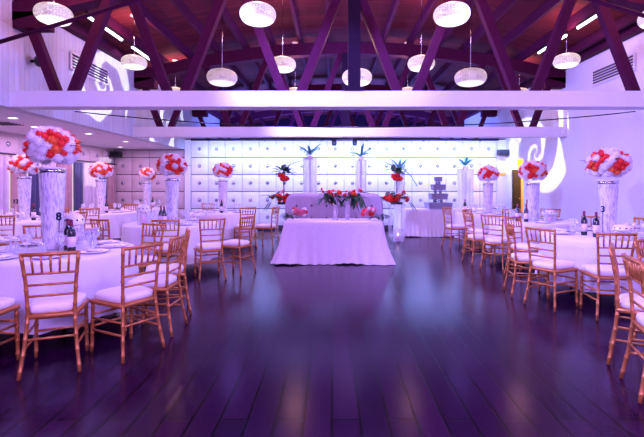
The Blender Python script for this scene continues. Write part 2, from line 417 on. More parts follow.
# eaves boards along the wall heads
for x, nm in ((XL+.09, 'trim_3'), (XR-.09, 'trim_4')):
    b = new(); box(b, (x, (YN+YF)/2, zroof(x)-.10), (.16, YF-YN, .2)); struct(nm, b, M['darkwood'])

def truss(y, webs=True, beam=True, king=True):
    root = empty('roof_truss', (0, y, 0), kind='structure')
    if beam:
        b = new(); box(b, ((XL+XR)/2, 0, 2.685), (XR-XL, .30, .23)); obj('tie_beam', b, M['white'], root, False)
    b = new(); pr = []
    for i in range(33):
        x = XL+(XR-XL)*i/32; pr.append([b.verts.new((x, yy, zroof(x)+dz)) for yy, dz in ((-.11, -.48), (.11, -.48), (.11, -.20), (-.11, -.20))])
    for p, q in zip(pr, pr[1:]):
        for k in range(4): b.faces.new((p[k], p[(k+1) % 4], q[(k+1) % 4], q[k]))
    b.faces.new(pr[0]); b.faces.new(pr[-1][::-1]); obj('top_chord', b, M['darkwood'], root, False)
    if webs:
        for s in (-1, 1):
            xe = XL if s < 0 else XR
            b = new(); box(b, (xe-s*.25, 0, 3.86), (.48, .22, .24)); obj('bearing_block', b, M['darkwood'], root, False)
        n = [-4.0, -2.33, -.60, 1.12, 2.90, 4.68]
        for xn in n:
            for s in (-1, 1):
                x0 = xn + s*.13; x1 = x0
                for _ in range(12): x1 = x0 + s*.40*(zroof(x1)-.47-2.80)
                x1 = max(min(x1, XR-.15), XL+.15)
                b = new(); bar(b, (x0, -.02*s, 2.79), (x1, -.02*s, zroof(x1)-.42), .13, .12, up=(0, 1, 0)); obj('web_member', b, M['darkwood'], root, False)
        if king:
            zt = zroof(.33)-.47
            b = new(); box(b, (.33, -.03, (2.80+zt)/2), (.18, .20, zt-2.80)); obj('king_post', b, M['postwood'], root, False)
            b = new(); box(b, (.33, -.03, 2.825), (.30, .28, .05)); obj('post_foot', b, M['postwood'], root, False)
    return root
truss(6.45); truss(10.35); truss(14.6, beam=False, king=False); truss(18.2, beam=False, king=False); truss(1.8, webs=False, beam=False)
# sloping pipes from wall to ridge
for s in (-1, 1):
    xe = XL if s < 0 else XR
    p = [(xe, 5.45, 3.08), (XC+s*.03, 5.45, 4.62)]
    b = new(); tube(b, p, .026, 10); tag(obj('conduit_pipe', b, M['darkwood']), 'slim dark pipe sloping up to the roof ridge from the %s' % ('wall over the curtained aisle' if s < 0 else 'plain white wall'), 'pipe')
# thin wire strung wall to wall
b = new(); tube(b, [(XL + (XR-XL)*t, 7.9, 2.77 - .29*(1-(2*t-1)**2)) for t in [i/24 for i in range(25)]] , .011, 6)
tag(obj('hanging_wire', b, M['rail']), 'thin black wire sagging from wall to wall between the two white beams', 'wire')
# sockets for small wall things
def wall_vent(x, y, z, s, label):
    r = empty('wall_vent', (x, y, z), label, 'vent')
    b = new()
    for zz in (-.15, .15): box(b, (0, 0, zz), (.03, 1.24, .03))
    for yy in (-.62, .62): box(b, (0, yy, 0), (.03, .03, .33))
    obj('vent_frame', b, M['white'], r, False)
    b = new(); box(b, (-s*.008, 0, 0), (.012, 1.2, .28)); obj('vent_back', b, M['wall'], r, False)
    for k in range(5):
        b = new(); box(b, (s*.012, 0, -.11+k*.055), (.02, 1.2, .022)); obj('slat', b, M['black'], r, False)
    return r
wall_vent(XL+.03, 8.35, 3.66, 1, 'slatted grey air vent high on the clerestory wall over the aisle')
wall_vent(XR-.03, 8.5, 3.68, -1, 'slatted grey air vent high on the plain white wall')
r = empty('wall_speaker', (XL+.1, 6.75, 3.36), 'small black speaker on the upper wall beside the first truss', 'speaker')
b = new(); lathe(b, [(0, 0), (.085, 0), (.09, .05), (.075, .14), (0, .16)], 16); o = obj('speaker_cone', b, M['black'], r); o.rotation_euler = (0, PI/2, 0)
b = new(); box(b, (-.05, 0, 0), (.1, .04, .04)); obj('bracket', b, M['rail'], r, False)
for x, y, z, lb in ((XA+.22, 13.5, 2.38, 'black speaker in the corner under the low aisle ceiling'), (5.38, 13.55, 2.44, 'black speaker at the top corner beside the yellow doorway')):
    r = empty('corner_speaker', (x, y, z), lb, 'speaker')
    b = new(); box(b, (0, 0, 0), (.30, .22, .18)); bmesh.ops.bevel(b, geom=b.edges[:], offset=.02, segments=2); obj('speaker_box', b, M['black'], r, False)
    b = new(); box(b, (0, -.115, 0), (.24, .012, .13)); obj('grille', b, M['rail'], r, False)
    b = new(); box(b, (0, .16, .03), (.05, .14, .05)); obj('bracket', b, M['rail'], r, False)
b = new(); box(b, (5.36, YB-.085, 1.77), (.36, .03, .10)); bmesh.ops.bevel(b, geom=b.edges[:], offset=.008, segments=2)
tag(obj('wall_plaque', b, M['brass'], smooth=False), 'small brass plaque on the white strip beside the yellow doorway', 'plaque')

# curtain rails with spot heads on top of the panelled wall
for x0, x1, lb in ((-4.4, .12, 'black rail along the top of the panelled wall, aisle side of the settee'), (.66, 5.2, 'black rail along the top of the panelled wall above the wedding cake')):
    s = 1 if x0 < 0 else -1
    r = empty('curtain_rail', ((x0+x1)/2, 13.42, 2.84), lb, 'rail')
    L_ = (x1-x0)/2
    b = new(); tube(b, [(-L_, 0, 0), (L_, 0, 0)], .035, 10); obj('rail_tube', b, M['rail'], r)
    for xx in (-L_*.8, 0, L_*.8):
        b = new(); box(b, (xx, .19, 0), (.05, .40, .04)); obj('bracket', b, M['rail'], r, False)
    b = new(); lathe(b, [(0, -.10), (.06, -.10), (.075, .0), (.06, .08), (0, .10)], 14, (s*(L_-.05), 0, -.09)); obj('spot_head', b, M['black'], r)

# fluorescent fittings under the purlins
for (x, y0, y1, lb) in ((-4.06, 7.15, 7.42, 'stub of a lit fluorescent tube by the bright pendant nearest the upper left wall'), (-4.06, 7.55, 8.30, 'lit fluorescent tube over the aisle side, between two slanted struts'),
                        (-4.06, 8.75, 9.65, 'long lit fluorescent tube over the aisle side, above the second row pendant'), (4.52, 7.15, 7.9, 'longest lit fluorescent tube near the plain white wall'),
                        (4.52, 8.3, 8.65, 'short lit fluorescent tube behind the longest one near the white wall'), (4.52, 9.0, 9.4, 'shortest farthest lit fluorescent tube near the white wall')):
    zz = zroof(x)-.20-.075
    r = empty('tube_light', (x, (y0+y1)/2, zz), lb, 'light', 'fluorescent tubes under the roof')
    b = new(); box(b, (0, 0, .047), (.05, y1-y0+.06, .06)); obj('housing', b, M['rail'], r, False)
    b = new(); tube(b, [(0, -(y1-y0)/2, 0), (0, (y1-y0)/2, 0)], .026, 10); obj('lamp_tube', b, M['tube'], r)

# recessed downlights in the aisle ceiling
for (x, y, lb) in ((-5.38, 7.25, 'first'), (-5.79, 8.38, 'second'), (-5.38, 9.5, 'third'), (-5.37, 11.2, 'fourth'), (-6.3, 12.8, 'farthest')):
    r = empty('downlight', (x, y, ZS-.004), '%s round recessed downlight along the low aisle ceiling, counted from the camera' % lb, 'light', 'aisle downlights')
    b = new(); lathe(b, [(.075, .002), (.10, .002), (.10, -.012), (.075, -.012), (.075, .002)], 20); obj('trim_ring', b, M['white'], r)
    b = new(); lathe(b, [(0, -.004), (.074, -.004), (.074, .002), (0, .002)], 20); obj('lens', b, M['down'], r)
r = empty('ceiling_vent', (-6.0, 7.9, ZS-.006), 'flat slotted vent in the low aisle ceiling', 'vent')
b = new(); box(b, (0, 0, 0), (.5, .5, .012)); obj('vent_frame', b, M['ceil'], r, False)
for k in range(5):
    b = new(); box(b, (0, -.18+k*.09, -.01), (.42, .02, .012)); obj('slat', b, M['seam'], r, False)

# ------------------------------------------------------------------ curtains
def curtain(y0, y1, m, label, x=XA+.13):
    b = new(); n = max(24, int(abs(y1-y0)*42)); rows = []
    ph = random.random()*6
    for j in range(7):
        z = .06 + (2.04-.06)*j/6; row = []
        for i in range(n+1):
            t = i/n; y = y0+(y1-y0)*t
            dx = .045*math.sin(t*abs(y1-y0)*2*PI/.17+ph) + .014*math.sin(t*abs(y1-y0)*2*PI/.07+ph*2+z)
            row.append(b.verts.new((x+dx, y, z)))
        rows.append(row)
    for a, c in zip(rows, rows[1:]):
        for i in range(n): b.faces.new((a[i], a[i+1], c[i+1], c[i]))
    o = obj('curtain', b, m)
    sm = o.modifiers.new('thick', 'SOLIDIFY'); sm.thickness = .006
    return tag(o, label, 'curtain', 'curtains along the aisle windows')
cw = [(13.6, 13.15, 0, 'beige curtain at the far corner beside the quilted back wall'), (13.05, 12.75, 1, 'dark blue curtain second from the far corner of the aisle'),
      (12.65, 11.9, 2, 'pale curtain third from the far corner of the aisle'), (11.8, 11.45, 1, 'dark blue curtain just beyond the flower ball of the card table'),
      (11.35, 10.75, 0, 'beige curtain just to the camera side of the card table'), (10.65, 10.2, 2, 'pale curtain between the table 8 pillar and card table'),
      (10.1, 9.75, 1, 'dark blue curtain right beside the table 8 pillar'), (9.65, 9.2, 0, 'beige curtain behind the table 12 pillar'), (9.1, 8.75, 2, 'pale curtain cut by the left edge of the photo'), (8.65, 7.6, 0, 'beige curtain nearest the camera along the aisle')]
for y0, y1, k, lb in cw: curtain(y0, y1, M['curt'][k], lb)
b = new(); tube(b, [(XA+.13, 13.7, 2.08), (XA+.13, 4.5, 2.08)], .018, 8); tag(obj('curtain_rod', b, M['rail']), 'long dark rod carrying the aisle curtains', 'curtain rod')

# ------------------------------------------------------------------ pendant lamps
def pendant(x, y, z, label, dim=False, dia=.55):
    r = empty('pendant_lamp', (x, y, z), label, 'pendant lamp', 'beaded pendant lamps under the roof')
    R_ = dia/2; h = dia*.26
    full = [(R_*math.sin(a)**.55, h*math.cos(a)) for a in [PI*(.07+.93*i/22) for i in range(23)]]
    prof = full[:17]
    b = new(); lathe(b, prof, 40); obj('lamp_shade', b, M['dimshade'] if dim else M['shade'], r)
    b = new(); lathe(b, full[16:-1]+[(0, -h)], 40); obj('diffuser', b, M['dimdiff'] if dim else M['diff'], r)
    b = new(); lathe(b, [(prof[0][0]-.02, prof[0][1]-.006), (prof[0][0]+.008, prof[0][1]-.006), (prof[0][0]+.008, prof[0][1]+.012), (prof[0][0]-.02, prof[0][1]+.012), (prof[0][0]-.02, prof[0][1]-.006)], 32); obj('rim', b, M['chrome'], r)
    b = new(); box(b, (0, 0, prof[0][1]), (prof[0][0]*2, .02, .012)); box(b, (0, 0, prof[0][1]), (.02, prof[0][0]*2, .012)); obj('spider', b, M['chrome'], r, False)
    zt = zroof(x)-z
    b = new(); tube(b, [(0, 0, prof[0][1]), (.004, 0, zt*.5), (0, 0, zt)], .006, 6); obj('cord', b, M['chrome'], r)
    b = new(); lathe(b, [(0, zt-.03), (.075, zt-.025), (.08, zt), (0, zt)], 20); obj('canopy', b, M['white'], r)
    if not dim:
        light('POINT', 'pendant_bulb', (x, y, z+.48), None, 7, (1, .42, .38), shadow_soft_size=.12)
    return r
P = [(-3.72, 5.75, 3.70, 'pendant lamp nearest the camera beside the upper left wall, crossed by the pipe', False, .46), (-.99, 5.75, 3.70, 'bright pendant lamp in the front row, second from the left', False, .48),
     (1.60, 5.75, 3.70, 'bright pendant lamp in the front row, third from the left', False, .48), (4.36, 5.75, 3.66, 'pendant lamp in the front row cut by the edge above table 3', False, .46),
     (-3.68, 8.0, 3.70, 'second row pendant lamp in front of the upper left wall vent', False, .45), (-.92, 8.0, 3.66, 'second row pendant lamp behind a slanting strut just left of the king post', False, .50),
     (1.66, 8.0, 3.68, 'second row pendant lamp behind a strut just right of the king post', False, .50), (4.36, 8.0, 3.73, 'second row pendant lamp before the plain white wall', False, .46),
     (-1.84, 7.2, 3.22, 'dim low hanging pendant lamp on the left side of the roof', True, .50), (.42, 7.2, 3.22, 'low hanging pendant lamp half hidden by the king post', False, .50), (2.32, 7.2, 3.22, 'dim low hanging pendant lamp on the right side of the roof', True, .52),
     (-3.90, 10.7, 3.72, 'far pendant lamp peeking over the front beam at the far left', False, .46), (-.92, 10.7, 3.70, 'far pendant lamp peeking over the beam left of the king post', False, .50),
     (1.88, 10.7, 3.72, 'far pendant lamp peeking over the beam right of the king post', False, .46), (4.66, 10.7, 3.70, 'far pendant lamp peeking over the beam at the far right', False, .46)]
for p in P: pendant(p[0], p[1], p[2], p[3], p[4], p[5])
# dark moving-head stage light under the roof
r = empty('stage_light', (1.17, 6.0, zroof(1.17)-.20), 'dark stage spotlight clamped under the roof right of the king post', 'spotlight')
b = new(); box(b, (0, 0, -.02), (.20, .2, .10)); obj('base', b, M['black'], r, False)
for s in (-1, 1):
    b = new(); box(b, (s*.12, 0, -.17), (.03, .08, .26)); obj('yoke_arm', b, M['black'], r, False)
b = new(); lathe(b, [(0, -.15), (.07, -.15), (.10, -.05), (.10, .08), (.06, .14), (0, .15)], 18, (0, 0, -.28)); obj('lamp_head', b, M['black'], r)
b = new(); lathe(b, [(0, -.01), (.065, -.01), (.065, .01), (0, .01)], 18, (0, 0, -.435)); obj('lens', b, M['chrome'], r)

# ------------------------------------------------------------------ chiavari chair
def chair_proto(label):
    r = empty('chiavari_chair', (0, 0, -0), label, 'chair', 'gold chiavari chairs')
    g = M['gold']
    def nodes(path, r0, step=.115):
        """bamboo rings along a polyline"""
        P_, R_ = [], []
        for a, c in zip(path, path[1:]):
            a = Vector(a); c = Vector(c); n = max(1, int(round((c-a).length/step)))
            for i in range(n):
                for t, k in ((0, 1.0), (.42, 1.0), (.47, 1.22), (.53, 1.22), (.58, 1.0)):
                    P_.append(a+(c-a)*((i+t)/n)); R_.append(r0*k)
        P_.append(Vector(path[-1])); R_.append(r0)
        return P_, R_
    post = [(.194, -.255, 0), (.168, -.215, .22), (.151, -.19, .45), (.163, -.205, .70), (.185, -.243, .92)]
    def px(z):
        for a, c in zip(post, post[1:]):
            if a[2] <= z <= c[2]:
                t = (z-a[2])/(c[2]-a[2]); return (a[0]+(c[0]-a[0])*t, a[1]+(c[1]-a[1])*t)
    for s in (-1, 1):
        pp, rr = nodes([(s*x, y, z) for x, y, z in post], .0138); b = new(); tube(b, pp, rr, 8); obj('back_post', b, g, r)
        pp, rr = nodes([(s*.184, .195, 0), (s*.178, .182, .43)], .0145); rr[0] = .013; b = new(); tube(b, pp, rr, 8); obj('front_leg', b, g, r)
    fl = (.185, .19); rl = (.156, -.19)
    b = new()
    outline = [(-rl[0]-.012, rl[1]-.01), (rl[0]+.012, rl[1]-.01), (fl[0]+.02, fl[1]-.0), (fl[0]+.005, fl[1]+.022), (-fl[0]-.005, fl[1]+.022), (-fl[0]-.02, fl[1])]
    lo = [b.verts.new((x, y, .418)) for x, y in outline]; hi = [b.verts.new((x, y, .448)) for x, y in outline]
    b.faces.new(lo[::-1]); b.faces.new(hi)
    for i in range(6): b.faces.new((lo[i], lo[(i+1) % 6], hi[(i+1) % 6], hi[i]))
    bmesh.ops.bevel(b, geom=b.edges[:], offset=.008, segments=2); obj('seat_frame', b, g, r)
    # cushion: superellipse loft on the trapezoid
    b = new(); rings = []
    for k, (sc, z) in enumerate(((.0, .449), (.90, .449), (.99, .460), (1.0, .482), (.975, .503), (.82, .516), (.45, .522), (0, .523))):
        if sc == 0: rings.append([b.verts.new((0, 0, z))]); continue
        row = []
        for i in range(28):
            a = 2*PI*i/28; ca, sa = math.cos(a), math.sin(a)
            ux = math.copysign(abs(ca)**.38, ca); uy = math.copysign(abs(sa)**.38, sa)
            hw = (.168+.028*(uy+1)/2)
            row.append(b.verts.new((ux*hw*sc, uy*.198*sc+.008, z)))
        rings.append(row)
    for a, c in zip(rings, rings[1:]):
        for i in range(28):
            j = (i+1) % 28
            if len(a) == 1: b.faces.new((a[0], c[j], c[i]))
            elif len(c) == 1: b.faces.new((a[i], a[j], c[0]))
            else: b.faces.new((a[i], a[j], c[j], c[i]))
    obj('cushion', b, M['cushion'], r)
    for z, rad in ((.905, .0145), (.758, .0095), (.672, .0095), (.588, .0095)):
        x, y = px(z); pp, rr = nodes([(-x, y, z), (x, y, z)], rad, .4); b = new(); tube(b, pp, rr, 8); obj('top_rail' if z > .9 else 'back_rail', b, g, r)
    x0, y0 = px(.758); x1, y1 = px(.90)
    for k in range(5):
        f = (k-2)/3.0
        pp, rr = nodes([(x0*f, y0, .758), (x1*f, y1, .90)], .0085, .15); b = new(); tube(b, pp, rr, 6); obj('spindle', b, g, r)
    for z in (.19, .29):
        for s in (-1, 1):
            xr, yr = px(z); pp, rr = nodes([(s*xr, yr, z+.01), (s*.18, .186, z)], .0098, .42); b = new(); tube(b, pp, rr, 6); obj('side_stretcher', b, g, r)
        b = new(); pp, rr = nodes([(-.18, .187, z+.03), (.18, .187, z+.03)], .0098, .4); tube(b, pp, rr, 6); obj('front_stretcher', b, g, r)
    xr, yr = px(.27); pp, rr = nodes([(-xr, yr, .27), (xr, yr, .27)], .0098, .4); b = new(); tube(b, pp, rr, 6); obj('rear_stretcher', b, g, r)
    return r
CH = [
 # rear-feet midpoint x, y, facing, label
 (-2.05, 3.24, (-.38, .93), 'gold chair nearest the camera at table 8, back turned to the viewer'),
 (-1.62, 3.57, (-.86, .51), 'gold chair at table 8 turned side-on, its seat facing left, just beside the back-view chair'),
 (-1.50, 4.20, (-1, .02), 'gold chair at table 8 closest to the open floor, seen edge-on behind the side-on chair'),
 (-2.74, 3.05, (.02, 1), 'gold chair at table 8 cut off by the left edge of the photo'),
 (-1.78, 4.84, (-.93, -.38), 'gold chair at table 8 mostly hidden behind the edge-on chair'),
 (-2.40, 5.44, (-.40, -.92), 'gold chair beyond table 8, right of the wine bottle, facing the camera'),
 (-3.66, 5.42, (.62, -.78), 'gold chair on the far side of table 8, behind the glass cake stand'),
 (-1.77, 6.37, (-.44, .9), 'gold chair at the second left table showing its whole back beside the open floor'),
 (-1.34, 6.88, (-.9, .43), 'gold chair at the second left table seen from the side next to the open floor'),
 (-2.44, 6.33, (-.22, .97), 'gold chair at the second left table seen from behind, partly hidden by table 8 chairs'),
 (-3.33, 6.50, (.40, .91), 'gold chair between table 8 and the second left table, white seat showing through its back'),
 (-1.87, 9.77, (-.5, .86), 'gold chair seen from behind at the far left table near the flower stand'),
 (-1.42, 9.86, (-.95, .3), 'gold chair seen from the side, closest to the left flower stand'),
 (-3.35, 11.75, (.4, -.9), 'gold chair on the far side of the far left table, before the quilted wall'),
 (-5.80, 9.20, (.05, 1), 'gold chair in the curtained aisle, left of a pair with backs to the camera'),
 (-5.22, 9.28, (-.3, .95), 'gold chair in the curtained aisle, right of a pair with backs to the camera'),
 (-4.35, 10.1, (-.95, .3), 'gold chair at the aisle edge beside the table with pale number card'),
 (-5.45, 7.08, (-.3, .95), 'gold chair at table 12 beside the left edge of the photo'),
 (-4.70, 8.0, (-.98, .1), 'gold chair at table 12 on the side of the dance floor'),
 (-5.95, 11.45, (.3, .95), 'gold chair by the curtains at the farthest aisle table, left of two'),
 (-5.35, 11.45, (-.05, 1), 'gold chair at the farthest aisle table, right of two before the quilted wall'),
 (2.32, 5.64, (.99, -.14), 'gold chair at table 3 seen edge-on, farthest from the camera on the open floor side'),
 (2.40, 4.98, (.86, .5), 'gold chair at table 3 with angled back, between the edge-on chair and the next'),
 (2.97, 4.48, (.17, .98), 'gold chair at table 3 directly in front of the wine bottles, back to the camera'),
 (2.92, 6.70, (.5, -.86), 'gold chair on the far side of table 3, left of the white dome'),
 (4.25, 6.95, (-.35, -.93), 'gold chair on the far side of table 3, behind the wine bottles'),
 (4.82, 6.55, (-.8, -.6), 'gold chair on the far side of table 3 near the white wall'),
 (2.65, 7.14, (.67, .74), 'gold chair at the middle right table showing its whole back'),
 (2.45, 7.80, (.98, .15), 'gold chair at the middle right table seen from the side beside the open floor'),
 (2.82, 8.95, (.7, -.7), 'gold chair at the far side of the middle right table, beyond the side-on chair'),
 (4.55, 9.0, (-.6, -.8), 'gold chair by the white wall on the far side of the middle right table'),
 (2.60, 9.72, (.97, .24), 'gold chair farthest on the right, in front of the cake table'),
 (3.75, 9.00, (.0, 1), 'gold chair between the middle and far right tables, back to the camera'),
 (2.30, 3.56, (.82, -.57), 'gold chair at the right edge standing behind the nearest right chair'),
 (2.07, 2.98, (.95, -.32), 'gold chair nearest the camera on the right edge of the photo'),
 (2.90, 4.03, (.6, -.8), 'gold chair at the right edge with close spindles, right of the table 3 back-view chair'),
]
TPOS = [(-2.86, 4.40, .75), (-2.79, 7.50, .76), (-2.70, 10.65, .76), (-5.64, 10.5, .76), (-5.94, 8.30, .74), (-5.45, 12.7, .70), (3.66, 5.70, .78), (3.76, 8.05, .74), (3.74, 10.3, .74)]
POS = []
for x, y, f, lb in CH:
    fx, fy = Vector(f).normalized(); POS.append([Vector((x+.25*fx, y+.25*fy)), math.atan2(-fx, fy)])
for _ in range(60):                                 # keep seats off the cloths and off each other
    for p, rz in POS:
        for tx, ty, tr in TPOS:
            d = p-Vector((tx, ty))
            if d.length < tr+.330: p += d.normalized()*(tr+.330-d.length)*.5
    for a in range(len(POS)):
        for c in range(a):
            d = POS[a][0]-POS[c][0]
            if 0 < d.length < .50:
                e = d.normalized()*(.50-d.length)*.25; POS[a][0] += e; POS[c][0] -= e
proto = None
for (x, y, f, lb), (p, rz) in zip(CH, POS):
    loc = (p.x, p.y, 0)
    if proto is None:
        proto = chair_proto(lb); proto.location = loc; proto.rotation_euler = (0, 0, rz); bpy.context.view_layer.update(); register(proto)
    else:
        dup(proto, loc, rz, lb)

# ------------------------------------------------------------------ round tables and cloths
def round_cloth(x, y, R_, label, seed):
    rnd = random.Random(seed); seg = 120; n = rnd.choice((13, 14, 15)); ph = rnd.random()*6
    b = new(); rings = []
    prof = [(0, .757), (R_*.5, .757), (R_*.9, .757), (R_, .757), (R_+.018, .748), (R_+.026, .72)]
    for r0, z in prof:
        rings.append([b.verts.new((0, 0, z))] if r0 == 0 else [b.verts.new((r0*math.cos(2*PI*k/seg), r0*math.sin(2*PI*k/seg), z)) for k in range(seg)])
    for j in range(1, 9):
        t = j/8; row = []
        for k in range(seg):
            a = 2*PI*k/seg
            f = .5+.5*math.sin(n*a+ph+.7*math.sin(3*a+ph))
            z = .72 - (.72-.17)*t + (.018*math.sin(5*a+ph) if j == 8 else 0)
            rr = R_+.026 + t**1.2*(.010+.075*f*f) + .010*t*math.sin(37*a+ph)
            row.append(b.verts.new((rr*math.cos(a), rr*math.sin(a), z)))
        rings.append(row)
    for a, c in zip(rings, rings[1:]):
        for k in range(seg):
            k2 = (k+1) % seg
            if len(a) == 1: b.faces.new((a[0], c[k], c[k2]))
            else: b.faces.new((a[k], a[k2], c[k2], c[k]))
    return tag(obj('tablecloth', b, M['cloth'], loc=(x, y, 0)), label, 'tablecloth', 'white round tablecloths')
def round_table(x, y, R_, label):
    r = empty('round_table', (x, y, 0), label, 'table', 'round banquet tables')
    b = new(); lathe(b, [(0, .715), (R_-.02, .715), (R_-.01, .73), (R_-.01, .745), (0, .745)], 40); obj('tabletop', b, M['darkwood'], r)
    for a in range(4):
        c = PI/4+a*PI/2; b = new(); tube(b, [(.45*math.cos(c), .45*math.sin(c), 0), (.38*math.cos(c), .38*math.sin(c), .715)], .018, 8); obj('leg', b, M['rail'], r)
    return r
# prototypes ---------------------------------------------------------------
def flower_mesh(name, kind, seed):
    rnd = random.Random(seed); b = new()
    if kind == 'rose':
        for ring, (n, rr, h, tilt) in enumerate(((3, .22, .60, .15), (5, .45, .42, .5), (6, .70, .18, .9), (7, .92, -.12, 1.25))):
            for k in range(n):
                a = 2*PI*k/n + ring*.7 + rnd.uniform(-.15, .15)
                cx, cy = math.cos(a), math.sin(a); vs = []
                for i in range(4):
                    u = i/3
                    row = []
                    for j in range(5):
                        v = (j/4-.5)*2
                        wd = .62*(.35+.65*math.sin(PI*min(1, .25+u*.62)))
                        out = rr*(.35+.65*u) + .10*u*u*tilt - .22*v*v*rr
                        zz = h-.45+.62*u*math.cos(tilt*.7) - .10*u*u*tilt*1.6
                        row.append(b.verts.new((cx*out - cy*v*wd*rr*.95, cy*out + cx*v*wd*rr*.95, zz)))
                    vs.append(row)
                for i in range(3):
                    for j in range(4): b.faces.new((vs[i][j], vs[i][j+1], vs[i+1][j+1], vs[i+1][j]))
        bmesh.ops.create_uvsphere(b, u_segments=10, v_segments=6, radius=.55)
    else:
        bmesh.ops.create_icosphere(b, subdivisions=2, radius=.80)
        nf = 90
        for q in range(nf):
            zz = 1-1.9*(q+.5)/nf; a = q*2.39996; rq = math.sqrt(max(0, 1-zz*zz)); d = Vector((rq*math.cos(a), rq*math.sin(a), zz))
            t1 = d.orthogonal().normalized(); t2 = d.cross(t1); tw = rnd.uniform(0, 1.5); rad = rnd.uniform(.86, 1.06)
            for p in range(4):
                an = tw+p*PI/2; e = t1*math.cos(an)+t2*math.sin(an); f = d.cross(e)
                vs = [b.verts.new(d*rad*.93), b.verts.new(d*rad+e*.10+f*.075), b.verts.new(d*(rad+.03)+e*.19), b.verts.new(d*rad+e*.10-f*.075)]
                b.faces.new(vs)
    me = bpy.data.meshes.new(name); bmesh.ops.recalc_face_normals(b, faces=b.faces); b.to_mesh(me); b.free(); me.shade_smooth()
    return me
def with_mat(me, m):
    c = me.copy(); c.materials.append(m); return c
ROSE = flower_mesh('rose', 'rose', 1); HYD = flower_mesh('hydrangea', 'hyd', 3)
F_RED = with_mat(ROSE, M['redfl']); F_OR = with_mat(ROSE, M['orfl']); F_PK = with_mat(ROSE, M['pinkfl']); F_WR = with_mat(ROSE, M['whfl']); F_WH = with_mat(HYD, M['whfl'])
def bloom(name, me, parent, loc, rad, nrm=(0, 0, 1), label=None):
    o = bpy.data.objects.new(name, me); COL.objects.link(o); o.parent = parent; o.location = loc
    o.rotation_euler = Vector(nrm).to_track_quat('Z', 'Y').to_euler(); o.scale = (rad, rad, rad)
    if label: o['label'] = label
    return o
def flower_ball(x, y, z, label, seed, red=.40, dia=.54, orange=False):
    rnd = random.Random(seed); r = empty('flower_ball', (x, y, z), label, 'flower arrangement', 'red and white flower balls on crystal pillars')
    A = dia/2; C = .165
    b = new(); bmesh.ops.create_uvsphere(b, u_segments=20, v_segments=12, radius=1); bmesh.ops.scale(b, vec=(A-.06, A-.06, C-.03), verts=b.verts); bmesh.ops.translate(b, vec=(0, 0, C+.02), verts=b.verts)
    obj('moss_core', b, M['whfl'], r)
    seeds = []
    for k in range(13):
        zz = .92-1.5*(k+.5)/13; a = k*2.39996*1.0+seed*1.3+rnd.uniform(-.3, .3); q = math.sqrt(1-zz*zz); seeds.append(Vector((q*math.cos(a), q*math.sin(a), zz)))
    n = 78
    for i in range(n):
        zz = 1-1.75*(i+.5)/n; a = i*2.39996+seed; q = math.sqrt(max(0, 1-zz*zz)); d = Vector((q*math.cos(a), q*math.sin(a), zz))
        isred = max(d.dot(s) for s in seeds) > 1-red*.145
        p = Vector((d.x*(A-.045), d.y*(A-.045), C+.02+d.z*(C-.0)))
        if isred: bloom('red_rose', (F_OR if rnd.random() < (.75 if orange else .2) else F_RED), r, p+d*.018, .052*rnd.uniform(.9, 1.15), d)
        else: bloom('white_hydrangea', F_WH if rnd.random() < .75 else F_WR, r, p, .060*rnd.uniform(.9, 1.1), d)
    for k in range(4):
        a = rnd.uniform(0, 6.28); d = Vector((math.cos(a), math.sin(a), rnd.uniform(-.1, .5))); b = new()
        leaf(b, (d.x*(A-.02), d.y*(A-.02), C+.02+d.z*.1), d, .10, .05, .2); obj('leaf', b, M['leaf'], r)
    return r
def crystal_vase(x, y, h, label):
    r = empty('crystal_vase', (x, y, .758), label, 'vase', 'crystal pillar vases')
    b = new(); lathe(b, [(0, 0), (.10, 0), (.10, .012), (.088, .018), (0, .018)], 32); obj('base', b, M['acrylic'], r)
    b = new(); rip = lambda k, z: 1+.045*(k % 2)
    lathe(b, [(.082+.034*t, .018+(h-.03)*t) for t in [i/14 for i in range(15)]], 64, fn=rip); obj('bead_curtain', b, M['crystal'], r)['kind'] = 'stuff'
    b = new(); lathe(b, [(0, h-.012), (.122, h-.012), (.126, h-.006), (.122, h), (0, h)], 32); obj('top_plate', b, M['china'], r)
    b = new(); lathe(b, [(.112, h-.06), (.122, h-.055), (.124, h-.02), (.112, h-.014)], 32); obj('collar', b, M['chrome'], r)
    return r
def plate_p():
    b = new(); lathe(b, [(0, .004), (.10, .004), (.115, .010), (.150, .018), (.152, .022), (.113, .016), (.098, .010), (0, .010)], 32); return obj('dinner_plate', b, M['china'])
def napkin_p():
    b = new(); rows = []
    for a in range(9):
        x = -.085+.17*a/8; row = []
        for k in range(14):
            an = 2*PI*k/14; w_ = .030*(1-.25*math.cos(PI*a/8*2)); row.append(b.verts.new((x, w_*math.copysign(abs(math.cos(an))**.6, math.cos(an)), .010+.010*math.sin(an)+.004*math.sin(a*1.3+k))))
        rows.append(row)
    for p, q in zip(rows, rows[1:]):
        for k in range(14): b.faces.new((p[k], p[(k+1) % 14], q[(k+1) % 14], q[k]))
    b.faces.new(rows[0]); b.faces.new(rows[-1][::-1]); return obj('folded_napkin', b, M['napkin'])
def glass_p():
    b = new(); lathe(b, [(0, 0), (.036, 0), (.034, .004), (.006, .010), (.005, .085), (.012, .095), (.036, .125), (.040, .16), (.034, .205), (.031, .205), (.037, .16), (.033, .127), (0, .10)], 18); return obj('wine_glass', b, M['glass'])
def tumbler_p():
    b = new(); lathe(b, [(0, 0), (.030, 0), (.037, .12), (.034, .12), (.028, .008), (0, .008)], 18); return obj('water_glass', b, M['glass'])
